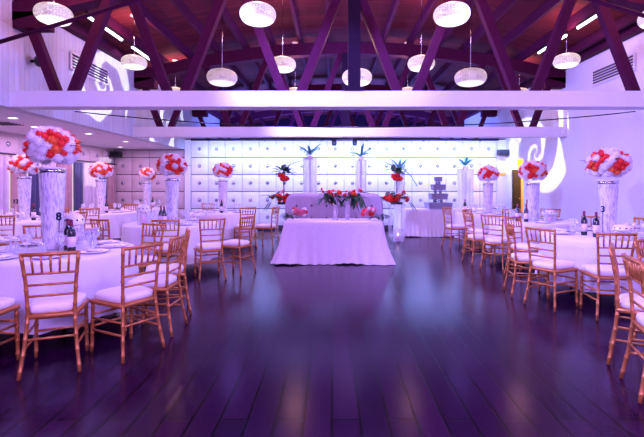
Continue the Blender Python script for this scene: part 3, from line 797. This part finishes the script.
def bottle_p():
    r = empty('wine_bottle', (0, 0, -5), 'x', 'bottle')
    b = new(); lathe(b, [(0, 0), (.037, 0), (.038, .01), (.038, .19), (.030, .215), (.016, .24), (.0145, .275)], 20); obj('bottle_body', b, M['bottle'], r)
    b = new(); lathe(b, [(.0150, .250), (.0158, .252), (.0158, .312), (0, .314)], 16); obj('foil_cap', b, M['foil'], r)
    b = new(); lathe(b, [(.0385, .05), (.0392, .05), (.0392, .15), (.0385, .15)], 20); obj('label', b, M['label'], r)
    return r
def cakestand_p():
    r = empty('cake_stand', (0, 0, -5), 'x', 'cake stand')
    b = new(); lathe(b, [(0, 0), (.09, 0), (.085, .012), (.03, .03), (.015, .06), (.02, .11), (0, .115)], 24); obj('pedestal', b, M['glass'], r)
    b = new(); lathe(b, [(0, .115), (.195, .122), (.20, .128), (.20, .132), (0, .125)], 36); obj('top_plate', b, M['acrylic'], r)
    for k in range(7):
        a = k*2*PI/7; b = new(); lathe(b, [(0, 0), (.022, 0), (.028, .018), (.024, .028), (0, .034)], 12, (.12*math.cos(a), .12*math.sin(a), .128)); obj('cupcake', b, M['china'], r)
    return r
def lantern_p():
    r = empty('domed_lantern', (0, 0, -5), 'x', 'lantern')
    b = new(); lathe(b, [(0, 0), (.10, 0), (.105, .02), (.105, .22), (.10, .225)], 28); obj('glass_body', b, M['acrylic'], r)
    b = new(); lathe(b, [(.112, .222), (.115, .235), (.112, .27), (.09, .315), (.05, .34), (0, .348)], 28); d = obj('dome_lid', b, M['china'], r)
    for k in range(11):
        a = k*2*PI/11+.25; b = new(); bmesh.ops.create_uvsphere(b, u_segments=10, v_segments=6, radius=.015)
        bmesh.ops.scale(b, vec=(.5, .9, 1), verts=b.verts); bmesh.ops.rotate(b, verts=b.verts, cent=(0, 0, 0), matrix=Matrix.Rotation(a, 3, 'Z'))
        bmesh.ops.translate(b, vec=(.107*math.cos(a), .107*math.sin(a), .268), verts=b.verts); obj('opening', b, M['black'], d)
    b = new(); lathe(b, [(0, .004), (.04, .004), (.04, .13), (0, .135)], 16); obj('candle', b, M['wax'], r)
    return r
PR = {}
def use(kind, fn, loc, rz, label, cat, group=None, scale=None):
    if kind not in PR:
        o = fn(); PR[kind] = o; bpy.context.view_layer.update(); register(o)
        o.location = loc; o.rotation_euler = (0, 0, rz); tag(o, label, cat, group)
        if scale: o.scale = scale
        return o
    r = dup(PR[kind], loc, rz, label, group)
    r.scale = scale or (1, 1, 1)
    return r
def number_stand(x, y, z0, txt, h, label, pale=False):
    r = empty('table_number', (x, y, z0), label, 'table number')
    b = new(); lathe(b, [(0, 0), (.035, 0), (.035, .006), (.006, .012), (.0045, h), (0, h)], 14); obj('stem', b, M['chrome'], r)
    if pale:
        b = new(); box(b, (0, 0, h+.055), (.10, .008, .12)); obj('card', b, M['china'], r, False)
    cu = bpy.data.curves.new('digits', 'FONT'); cu.body = txt; cu.size = .105 if not pale else .09; cu.extrude = .004 if not pale else .001; cu.align_x = 'CENTER'; cu.offset = .004
    t = bpy.data.objects.new('digits', cu); COL.objects.link(t)
    bpy.context.view_layer.update(); me = bpy.data.meshes.new_from_object(t); bpy.data.objects.remove(t)
    me.materials.clear(); me.materials.append(M['blk_num'] if not pale else M['lilac'])
    o = bpy.data.objects.new('numeral', me); COL.objects.link(o); o.parent = r; o.location = (0, -.006, h if not pale else h+.02); o.rotation_euler = (PI/2, 0, 0)
    return r

TZ = .758
TABLES = [ # key, x, y, radius, vase height, ball diameter, table words
 ('a', -2.86, 4.40, .75, .84, .50, 'table 8, nearest on the left', '8'),
 ('b', -2.79, 7.50, .76, .79, .50, 'the second left table behind table 8', None),
 ('c', -2.70, 10.65, .76, .80, .49, 'the far left quilted-wall table', None),
 ('d', -5.64, 10.5, .76, .80, .53, 'the aisle table with a pale card', '11'),
 ('e', -5.94, 8.30, .74, .83, .54, 'table 12 in the curtained aisle', '12'),
 ('f', -5.45, 12.7, .70, .76, .46, 'the farthest aisle table', None),
 ('g', 3.66, 5.70, .78, .73, .53, 'table 3, nearest on the right', '3'),
 ('h', 3.76, 8.05, .74, .71, .51, 'the middle right table', '1'),
 ('i', 3.74, 10.3, .74, .71, .49, 'the far right table before the cake', None),
]
T = {}
KEEP = [(-2.575, 4.25), (-2.69, 4.38), (-2.84, 7.14), (-2.74, 7.02), (3.36, 5.45), (3.22, 5.60), (3.50, 7.75), (3.40, 7.88), (3.20, 10.35), (-2.62, 10.2), (-5.35, 10.2), (-5.62, 8.1), (-5.25, 12.6), (-2.665, 4.20), (3.45, 5.48), (3.56, 7.86), (-5.94, 8.08), (-5.50, 10.22)]
BIG = [(-3.22, 4.28), (3.98, 5.62), (-2.40, 7.62), (-5.78, 7.85), (-2.92, 4.86), (-3.16, 7.22), (3.50, 5.18), (3.98, 7.85)]
def near(px, py, r0, r1): return any(math.hypot(px-a, py-c) < r0 for a, c in KEEP) or any(math.hypot(px-a, py-c) < r1 for a, c in BIG)
for i, (k, x, y, R_, vh, bd, words_, num) in enumerate(TABLES):
    T[k] = (x, y, R_)
    round_table(x, y, R_, 'round banquet table hidden under its white cloth, %s' % words_)
    round_cloth(x, y, R_, 'white cloth draped to the floor over %s' % words_, i+3)
    crystal_vase(x, y, vh, 'white crystal pillar vase standing on %s' % words_)
    flower_ball(x, y, TZ+vh+.022, '%s flower ball atop the pillar of %s' % ('small orange and white' if k == 'f' else 'red and white', words_), i*1.7, .46, bd, orange=(k == 'f'))
    n = 9
    for j in range(n):
        a = 2*PI*j/n + .35 + i*.2; ca, sa = math.cos(a), math.sin(a); rp = R_-.19
        if not near(x+ca*rp, y+sa*rp, .20, .33):
          use('plate', plate_p, (x+ca*rp, y+sa*rp, TZ), 0, 'white dinner plate at the rim of %s' % words_, 'plate', 'plates on %s' % words_)
          use('napkin', napkin_p, (x+ca*rp, y+sa*rp, TZ+.014), a, 'white folded napkin on a plate at %s' % words_, 'napkin', 'napkins on %s' % words_)
        a2 = a+.20; rg = R_-.36
        if not near(x+math.cos(a2)*rg, y+math.sin(a2)*rg, .09, .25): use('wine', glass_p, (x+math.cos(a2)*rg, y+math.sin(a2)*rg, TZ), 0, 'clear stemmed wine glass on %s' % words_, 'glass', 'wine glasses on %s' % words_)
        if k in 'abgh':
            a3 = a-.16; rg = R_-.37
            if not near(x+math.cos(a3)*rg, y+math.sin(a3)*rg, .09, .25): use('tumbler', tumbler_p, (x+math.cos(a3)*rg, y+math.sin(a3)*rg, TZ), 0, 'clear straight water glass on %s' % words_, 'glass', 'water glasses on %s' % words_)
def bottle(x, y, label, group=None): return use('bottle', bottle_p, (x, y, TZ), random.random()*6, label, 'bottle', group, (1.0, 1.0, 1.02))
bottle(-2.575, 4.25, 'tall dark wine bottle right of the 8 on table 8'); bottle(-2.69, 4.38, 'dark red-capped wine bottle between the number 8 and the tall bottle')
bottle(-2.84, 7.14, 'dark wine bottle left of a pair on the second left table'); bottle(-2.74, 7.02, 'dark wine bottle right of a pair on the second left table')
bottle(3.36, 5.47, 'dark wine bottle with pale label on table 3, right of a pair'); bottle(3.33, 5.68, 'dark wine bottle on table 3, left of a pair')
bottle(3.50, 7.75, 'dark wine bottle left of the pillar on the middle right table'); bottle(3.40, 7.88, 'second dark wine bottle on the middle right table, farther from its pillar')
bottle(3.20, 10.35, 'dark wine bottle on the far right table near the wedding cake'); bottle(-2.62, 10.2, 'dark wine bottle on the far left table before its pillar')
bottle(-5.35, 10.2, 'dark wine bottle on the aisle table below the pale number card'); bottle(-5.62, 8.1, 'dark wine bottle on table 12'); bottle(-5.25, 12.6, 'dark wine bottle on the farthest aisle table')
for key, px, py, lb in (('a', -3.22, 4.28, 'clear glass cake stand with small cakes on table 8, near the left edge'), ('g', 3.98, 5.62, 'clear glass cake stand with small cakes beside the 3 on table 3'), ('b', -2.40, 7.62, 'clear glass cake stand on the second left table'), ('e', -5.78, 7.85, 'clear glass cake stand on table 12')):
    use('stand', cakestand_p, (px, py, TZ), .3, lb, 'cake stand')
for px, py, sc, lb in ((-2.92, 4.86, 1, 'white domed lantern on the far side of table 8'), (-3.16, 7.22, 1, 'white domed lantern on the second left table'), (3.50, 5.18, .55, 'low white domed lantern on the near side of table 3'), (3.98, 7.85, .6, 'low white domed lantern on the middle right table')):
    use('lantern', lantern_p, (px, py, TZ), .2, lb, 'lantern', None, (1, 1, sc))
number_stand(-2.665, 4.20, TZ, '8', .32, 'black numeral 8 on a slim stem before the pillar of the nearest left table')
number_stand(-5.94, 8.08, TZ, '12', .32, 'small black numeral 12 on a stem in the curtained aisle')
number_stand(-5.50, 10.22, TZ, '11', .27, 'pale number card on a stem at the aisle table', True)
number_stand(3.45, 5.48, TZ, '3', .32, 'black numeral 3 on a slim stem before the nearest right pillar')
number_stand(3.56, 7.86, TZ, '1', .32, 'small black numeral 1 on the middle right table')

# ------------------------------------------------------------------ head table
def rect_cloth(name, x, y, lx, ly, top, m, label, cat, flare=.12, hem=.02, folds=30, seed=1, group=None, rc=.05):
    rnd = random.Random(seed); b = new()
    def outline(hx, hy, rr, n=30):
        pts = []
        for cx, cy, a0 in ((hx-rr, hy-rr, 0), (-hx+rr, hy-rr, PI/2), (-hx+rr, -hy+rr, PI), (hx-rr, -hy+rr, 3*PI/2)):
            for k in range(6): a = a0+PI/2*k/5; pts.append((cx+rr*math.cos(a), cy+rr*math.sin(a)))
        out = []
        for p, q in zip(pts, pts[1:]+pts[:1]):
            L_ = math.hypot(q[0]-p[0], q[1]-p[1]); k = max(1, int(L_/.035))
            for i in range(k): out.append((p[0]+(q[0]-p[0])*i/k, p[1]+(q[1]-p[1])*i/k))
        return out
    base = outline(lx/2, ly/2, rc); n = len(base)
    rings = [[b.verts.new((px*.5, py*.5, top)) for px, py in base], [b.verts.new((px*.985, py*.98, top)) for px, py in base], [b.verts.new((px, py, top-.012)) for px, py in base]]
    cen = b.verts.new((0, 0, top))
    for j in range(1, 11):
        t = j/10; row = []
        for i, (px, py) in enumerate(base):
            nx, ny = px/(lx/2), py/(ly/2)
            m_ = max(abs(nx), abs(ny)); d = Vector((nx**5 if abs(nx) > .6 else 0, ny**5 if abs(ny) > .6 else 0)); 
            if d.length > 0: d.normalize()
            f = .5+.5*math.sin(i*2*PI*folds/n + 1.3*math.sin(i*2*PI*5/n+seed))
            cor = (abs(nx)*abs(ny))**3
            off = t**1.25*(flare*(.45+.55*cor) + .075*f*t) + .006*math.sin(i*1.7+j)
            z = top-.012-(top-.012-hem)*t + (.018*math.sin(i*.21+seed)*t if j == 10 else 0)
            row.append(b.verts.new((px+d.x*off, py+d.y*off, max(.008, z))))
        rings.append(row)
    for i in range(n): b.faces.new((cen, rings[0][i], rings[0][(i+1) % n]))
    for a, c in zip(rings, rings[1:]):
        for i in range(n): b.faces.new((a[i], a[(i+1) % n], c[(i+1) % n], c[i]))
    return tag(obj(name, b, m, loc=(x, y, 0)), label, cat, group)
def long_table(x, y, lx, ly, label):
    r = empty('banquet_table', (x, y, 0), label, 'table')
    b = new(); box(b, (0, 0, .725), (lx-.04, ly-.04, .03)); obj('tabletop', b, M['darkwood'], r, False)
    for sx in (-1, 1):
        for sy in (-1, 1):
            b = new(); tube(b, [(sx*(lx/2-.15), sy*(ly/2-.12), 0), (sx*(lx/2-.15), sy*(ly/2-.12), .71)], .018, 8); obj('leg', b, M['rail'], r)
HX = .025
long_table(HX, 8.15, 1.80, .74, 'long head table under the pale pink cloth in the middle of the room')
rect_cloth('tablecloth', HX, 8.15, 1.80, .74, .757, M['pinkcloth'], 'pale pink cloth spreading onto the floor around the head table', 'tablecloth', .23, .012, 34, 3)
long_table(3.25, 12.1, 2.5, .70, 'long cake table under the lilac cloth before the quilted wall')
rect_cloth('tablecloth', 3.25, 12.1, 2.5, .70, .757, M['cloth'], 'pale lilac cloth covering the cake table before the quilted wall', 'tablecloth', .03, .012, 60, 5)

# tufted settee behind the head table
r = empty('settee', (.045, 9.25, 0), 'lilac high-backed tufted settee behind the head table', 'settee')
b = new(); prof = []
W_, H_ = 1.03, 1.25
for i in range(61):
    x = -W_+2*W_*i/60; e = max(0, (abs(x)-(W_-.22))/.22); prof.append((x, H_ - .22*(1-math.sqrt(max(0, 1-e*e)))))
fr, bk = [], []
rows = 10
for j in range(rows+1):
    ra, rb = [], []
    for i, (x, zt) in enumerate(prof):
        z = .28+(zt-.28)*j/rows
        pl = .012*math.sin(i/60*2*PI*26) + .03*math.sin(PI*j/rows)
        bt = 0
        for bx in (-.8, -.48, -.16, .16, .48, .8):
            for bz in (.72, .98): bt += .03*math.exp(-((x-bx)**2+(z-bz)**2)/.004)
        curve = -.18*(abs(x)/W_)**3
        ra.append(b.verts.new((x, curve-pl+bt, z))); rb.append(b.verts.new((x, curve+.16, z)))
    fr.append(ra); bk.append(rb)
for j in range(rows):
    for i in range(60):
        b.faces.new((fr[j][i], fr[j][i+1], fr[j+1][i+1], fr[j+1][i])); b.faces.new((bk[j][i+1], bk[j][i], bk[j+1][i], bk[j+1][i+1]))
    b.faces.new((bk[j][0], fr[j][0], fr[j+1][0], bk[j+1][0])); b.faces.new((fr[j][60], bk[j][60], bk[j+1][60], fr[j+1][60]))
for i in range(60):
    b.faces.new((fr[rows][i], fr[rows][i+1], bk[rows][i+1], bk[rows][i])); b.faces.new((fr[0][i+1], fr[0][i], bk[0][i], bk[0][i+1]))
back = obj('backrest', b, M['lilac'], r)
for bx in (-.8, -.48, -.16, .16, .48, .8):
    for bz in (.72, .98):
        b = new(); bmesh.ops.create_uvsphere(b, u_segments=8, v_segments=6, radius=.022); o = obj('tuft_button', b, M['seam'], back, loc=(bx, -.18*(abs(bx)/W_)**3-.004, bz))
b = new(); box(b, (0, -.25, .36), (1.86, .46, .18)); bmesh.ops.bevel(b, geom=b.edges[:], offset=.04, segments=3); obj('seat_cushion', b, M['lilac'], r)
for sx in (-1, 1):
    b = new(); box(b, (sx*.95, -.30, .42), (.14, .42, .44)); bmesh.ops.bevel(b, geom=b.edges[:], offset=.04, segments=3); obj('armrest', b, M['lilac'], r)
    for yy in (-.45, .08):
        b = new(); lathe(b, [(0, 0), (.02, 0), (.03, .28), (0, .28)], 10, (sx*.9, yy, 0)); obj('leg', b, M['brass'], r)

# ------------------------------------------------------------------ loose floral arrangements
def spray(name, loc, label, blooms, leaves, cat='flower arrangement', group=None):
    r = empty(name, loc, label, cat, group)
    for nm, me, p, rad, d in blooms: bloom(nm, me, r, p, rad, d)
    for p, d, ln, wd, dr in leaves:
        b = new(); leaf(b, p, d, ln, wd, dr); obj('leaf', b, M['leaf'], r)
    return r
def cluster(rnd, n, cx, cz, ax, ay, az, mes, rad):
    out = []
    for k in range(n):
        d = Vector((rnd.uniform(-1, 1), rnd.uniform(-1, .5), rnd.uniform(-.7, 1)))
        if d.length > 1: d.normalize()
        nm, me = rnd.choice(mes)
        out.append((nm, me, Vector((cx+d.x*ax, d.y*ay, cz+d.z*az)), rad*rnd.uniform(.8, 1.2), (d.x, d.y-.5, d.z+.3)))
    return out
RED = [('red_rose', F_RED), ('red_rose', F_RED), ('pink_rose', F_PK), ('orange_rose', F_OR)]
PKM = [('pink_rose', F_PK), ('red_rose', F_RED), ('pink_rose', F_PK), ('white_rose', F_WR)]
def leafset(rnd, n, cx, cz, sp, ln, wd, zr=(-.6, .5)):
    out = []
    for k in range(n):
        a = rnd.uniform(0, 2*PI); d = Vector((math.cos(a), math.sin(a)*.6-.2, rnd.uniform(*zr)))
        out.append((Vector((cx+rnd.uniform(-sp, sp), rnd.uniform(-.06, .06), cz+rnd.uniform(-.05, .05))), d, ln*rnd.uniform(.7, 1.2), wd, .35))
    return out
rnd = random.Random(11)
# raised centre piece on two clear vases
r = spray('raised_centerpiece', (.18, 8.25, .758), 'wide red and green flower arrangement raised on two pink-tinged clear stands mid head table',
      cluster(rnd, 7, -.14, .50, .16, .08, .07, RED, .045)+cluster(rnd, 8, .15, .50, .17, .08, .07, RED, .045)+cluster(rnd, 4, -.36, .55, .09, .05, .05, RED, .028)+cluster(rnd, 4, .40, .57, .09, .05, .05, RED, .028)+cluster(rnd, 3, -.17, .35, .05, .04, .05, RED, .035)+cluster(rnd, 3, .26, .33, .05, .04, .06, RED, .035),
      leafset(rnd, 30, -.22, .46, .15, .21, .085, (-1.0, .5))+leafset(rnd, 34, .24, .46, .15, .23, .085, (-1.1, .5)))
for sx in (-.115, .115):
    b = new(); lathe(b, [(0, 0), (.055, 0), (.05, .015), (.03, .03), (.045, .12), (.05, .42), (.06, .44), (.05, .44), (.035, .12), (0, .05)], 20, (sx, -.02, 0)); obj('vase', b, M['acrylic'], r)
    b = new(); lathe(b, [(0, .06), (.022, .06), (.026, .40), (0, .41)], 14, (sx, -.02, 0)); obj('pink_filler', b, M['wax'], r)
b = new(); box(b, (0, 0, .435), (.7, .10, .02)); obj('tray', b, M['leaf'], r, False)
# small sprays at both ends of the head table
spray('flower_spray', (-.68, 7.97, .80), 'pink and red flower spray with dark leaves on the left end of the head table', cluster(rnd, 15, .08, .12, .15, .07, .075, PKM, .052), leafset(rnd, 14, -.10, .05, .08, .20, .06, (.0, .25)))
spray('flower_spray', (.73, 7.97, .80), 'pink and red flower spray with dark leaves on the right end of the head table', cluster(rnd, 15, -.06, .12, .16, .07, .075, PKM, .052), leafset(rnd, 14, .12, .05, .08, .20, .06, (.0, .25)))
# tall clear stands with red arrangements
def acrylic_stand(x, y, label):
    r = empty('acrylic_stand', (x, y, 0), label, 'flower stand', 'clear flower stands')
    for sx in (-1, 1):
        for sy in (-1, 1):
            b = new(); box(b, (sx*.17, sy*.17, .45), (.04, .04, .90)); obj('leg', b, M['acrylic'], r, False)
    b = new(); box(b, (0, 0, .91), (.40, .40, .025)); obj('top_plate', b, M['acrylic'], r, False)
    b = new(); box(b, (0, 0, .10), (.36, .36, .02)); obj('shelf', b, M['acrylic'], r, False)
def tall_flowers(x, y, sgn, label):
    rn = random.Random(5 if sgn < 0 else 9)
    bl = cluster(rn, 20, 0, .16, .36, .16, .11, RED, .07) + cluster(rn, 4, sgn*.12, .30, .12, .08, .06, PKM, .05) + cluster(rn, 9, .02*sgn, .70, .14, .09, .09, [('red_rose', F_RED)], .075)
    lv = leafset(rn, 30, 0, .17, .34, .32, .13, (-.05, .6)) + leafset(rn, 20, .02, .84, .12, .28, .13, (-.1, 1.0))
    lv += [(Vector((sgn*.34, -.02, .10)), Vector((sgn*.55, -.1, -.8)), .36, .09, .1) for _ in range(3)] + [(Vector((sgn*(.30+.02*k), -.02, .06)), Vector((sgn*(.5+.1*k), .1*k-.2, -.9)), .30, .08, .05) for k in range(3)]
    r = spray('tall_arrangement', (x, y, .9235), label, bl, lv, group='tall red arrangements on clear stands')
    b = new(); lathe(b, [(0, 0), (.16, 0), (.17, .05), (.15, .055), (0, .05)], 24); obj('bowl', b, M['black'], r)
    b = new(); tube(b, [(0, 0, .03), (.01, 0, .4), (0, 0, .9)], .016, 8); obj('stem', b, M['twig'], r)
    for k in range(6):
        a = -sgn*(.1+.32*k) + rn.uniform(-.1, .1); L_ = rn.uniform(.40, .62)
        b = new(); pts = []
        for i in range(9):
            t = i/8; pts.append((.02-sgn*0 + math.sin(a)*L_*t*(1+.5*t), .06*math.sin(k+t*3), .88+L_*t*(1-.42*t*abs(math.sin(a)))))
        tube(b, pts, [.008*(1-.6*i/8) for i in range(9)], 5)
        for i in (4, 6, 7, 8): leaf(b, pts[i], (math.sin(a+.6*(-1)**i), 0, math.cos(a+.6)), .09, .02, .1)
        obj('willow_branch', b, M['twig'], r)
acrylic_stand(-1.26, 11.2, 'clear square acrylic stand left of the head table'); tall_flowers(-1.26, 11.2, -1, 'tall red flowers with arching branches on the stand left of the head table')
acrylic_stand(1.68, 11.2, 'clear square acrylic stand right of the head table'); tall_flowers(1.68, 11.2, 1, 'tall red flowers with arching branches on the stand right of the head table')
r = empty('hurricane_vase', (1.66, 10.82, 0), 'clear square candle vase on the floor before the right flower stand', 'candle holder')
b = new()
for sx in (-1, 1): box(b, (sx*.115, 0, .16), (.012, .24, .32)); box(b, (0, sx*.115, .16), (.24, .012, .32))
box(b, (0, 0, .012), (.25, .25, .024)); obj('glass_body', b, M['acrylic'], r, False)
b = new(); lathe(b, [(0, .025), (.05, .025), (.05, .15), (0, .15)], 18); c_ = obj('candle', b, M['wax'], r)
b = new(); lathe(b, [(0, .15), (.018, .18), (0, .23)], 10); obj('flame', b, M['flame'], c_)

# tall sheer columns with teal plants
def sheer_column(x, y, h, rad, label):
    r = empty('sheer_pedestal', (x, y, 0), label, 'column', 'sheer white columns by the quilted wall')
    b = new(); rip = lambda k, z: 1+.05*math.sin(k*2*PI*10/80)
    lathe(b, [(rad*1.05, .01), (rad*.98, h*.3), (rad*.92, h*.7), (rad, h)], 80, fn=rip); obj('fabric', b, M['sheer'], r)
    b = new(); lathe(b, [(0, 0), (rad*.85, 0), (rad*.85, .03), (.03, .04), (.03, h-.02), (rad*.9, h-.02), (rad*.9, h), (0, h)], 32); obj('pole', b, M['white'], r)
def teal_plant(x, y, z, label, arch=0, n=16):
    r = empty('teal_plant', (x, y, z), label, 'plant', 'teal spiky plants'); rn = random.Random(int(x*100))
    b = new(); lathe(b, [(0, 0), (.07, 0), (.09, .08), (.07, .08), (0, .05)], 16); obj('pot', b, M['china'], r)
    for k in range(n):
        a = 2*PI*k/n+rn.uniform(-.2, .2); d = Vector((math.cos(a), math.sin(a)*.7, rn.uniform(.1, 1.0)))
        b = new(); leaf(b, (0, 0, .10), d, rn.uniform(.40, .66), .085, rn.uniform(.15, .45)); obj('leaf', b, M['teal'], r)
    if arch:
        b = new(); tube(b, [(0, 0, .08), (arch*.12, 0, .12), (arch*.35, 0, -.1), (arch*.55, -.02, -.42)], .014, 6); obj('arching_stem', b, M['teal'], r)
for x, y, h, rad, arch, lb in ((-.64, 12.6, 2.20, .21, 0, 'behind the left part of the settee'), (.85, 12.6, 2.16, .17, 0, 'behind the right part of the settee'), (2.04, 13.05, 1.80, .17, 1, 'between the right flower stand and the wedding cake'), (4.00, 12.9, 1.90, .24, 0, 'just right of the wedding cake')):
    sheer_column(x, y, h, rad, 'sheer white fabric column standing '+lb)
    teal_plant(x, y, h+.001, 'spiky teal plant on the sheer column '+lb, arch)

# wedding cake
r = empty('wedding_cake', (2.97, 12.05, .758), 'four-tier square silvery wedding cake on pillars on the lilac cake table', 'cake')
tiers = [(.60, .16), (.42, .15), (.32, .15), (.18, .11)]; z = 0
for i, (s, h) in enumerate(tiers):
    b = new(); vs = box(b, (0, 0, z+.008), (s*1.08, s*1.08, .016)); obj('cake_board', b, M['chrome'], r, False)
    b = new(); vs = box(b, (0, 0, z+.016+h/2), (s, s, h))
    for v in vs:
        if v.co.z > z+.016+h/2: v.co.x *= 1.10; v.co.y *= 1.10
    bmesh.ops.bevel(b, geom=b.edges[:], offset=.012, segments=2); obj('cake_tier', b, M['cake'], r, False)
    z += .016+h
    if i < 3:
        s2 = tiers[i+1][0]
        for sx in (-1, 1):
            for sy in (-1, 1):
                b = new(); tube(b, [(sx*s2*.22, sy*s2*.22, z), (sx*s2*.22, sy*s2*.22, z+.085)], .022, 10); obj('pillar', b, M['cake'], r)
        z += .085
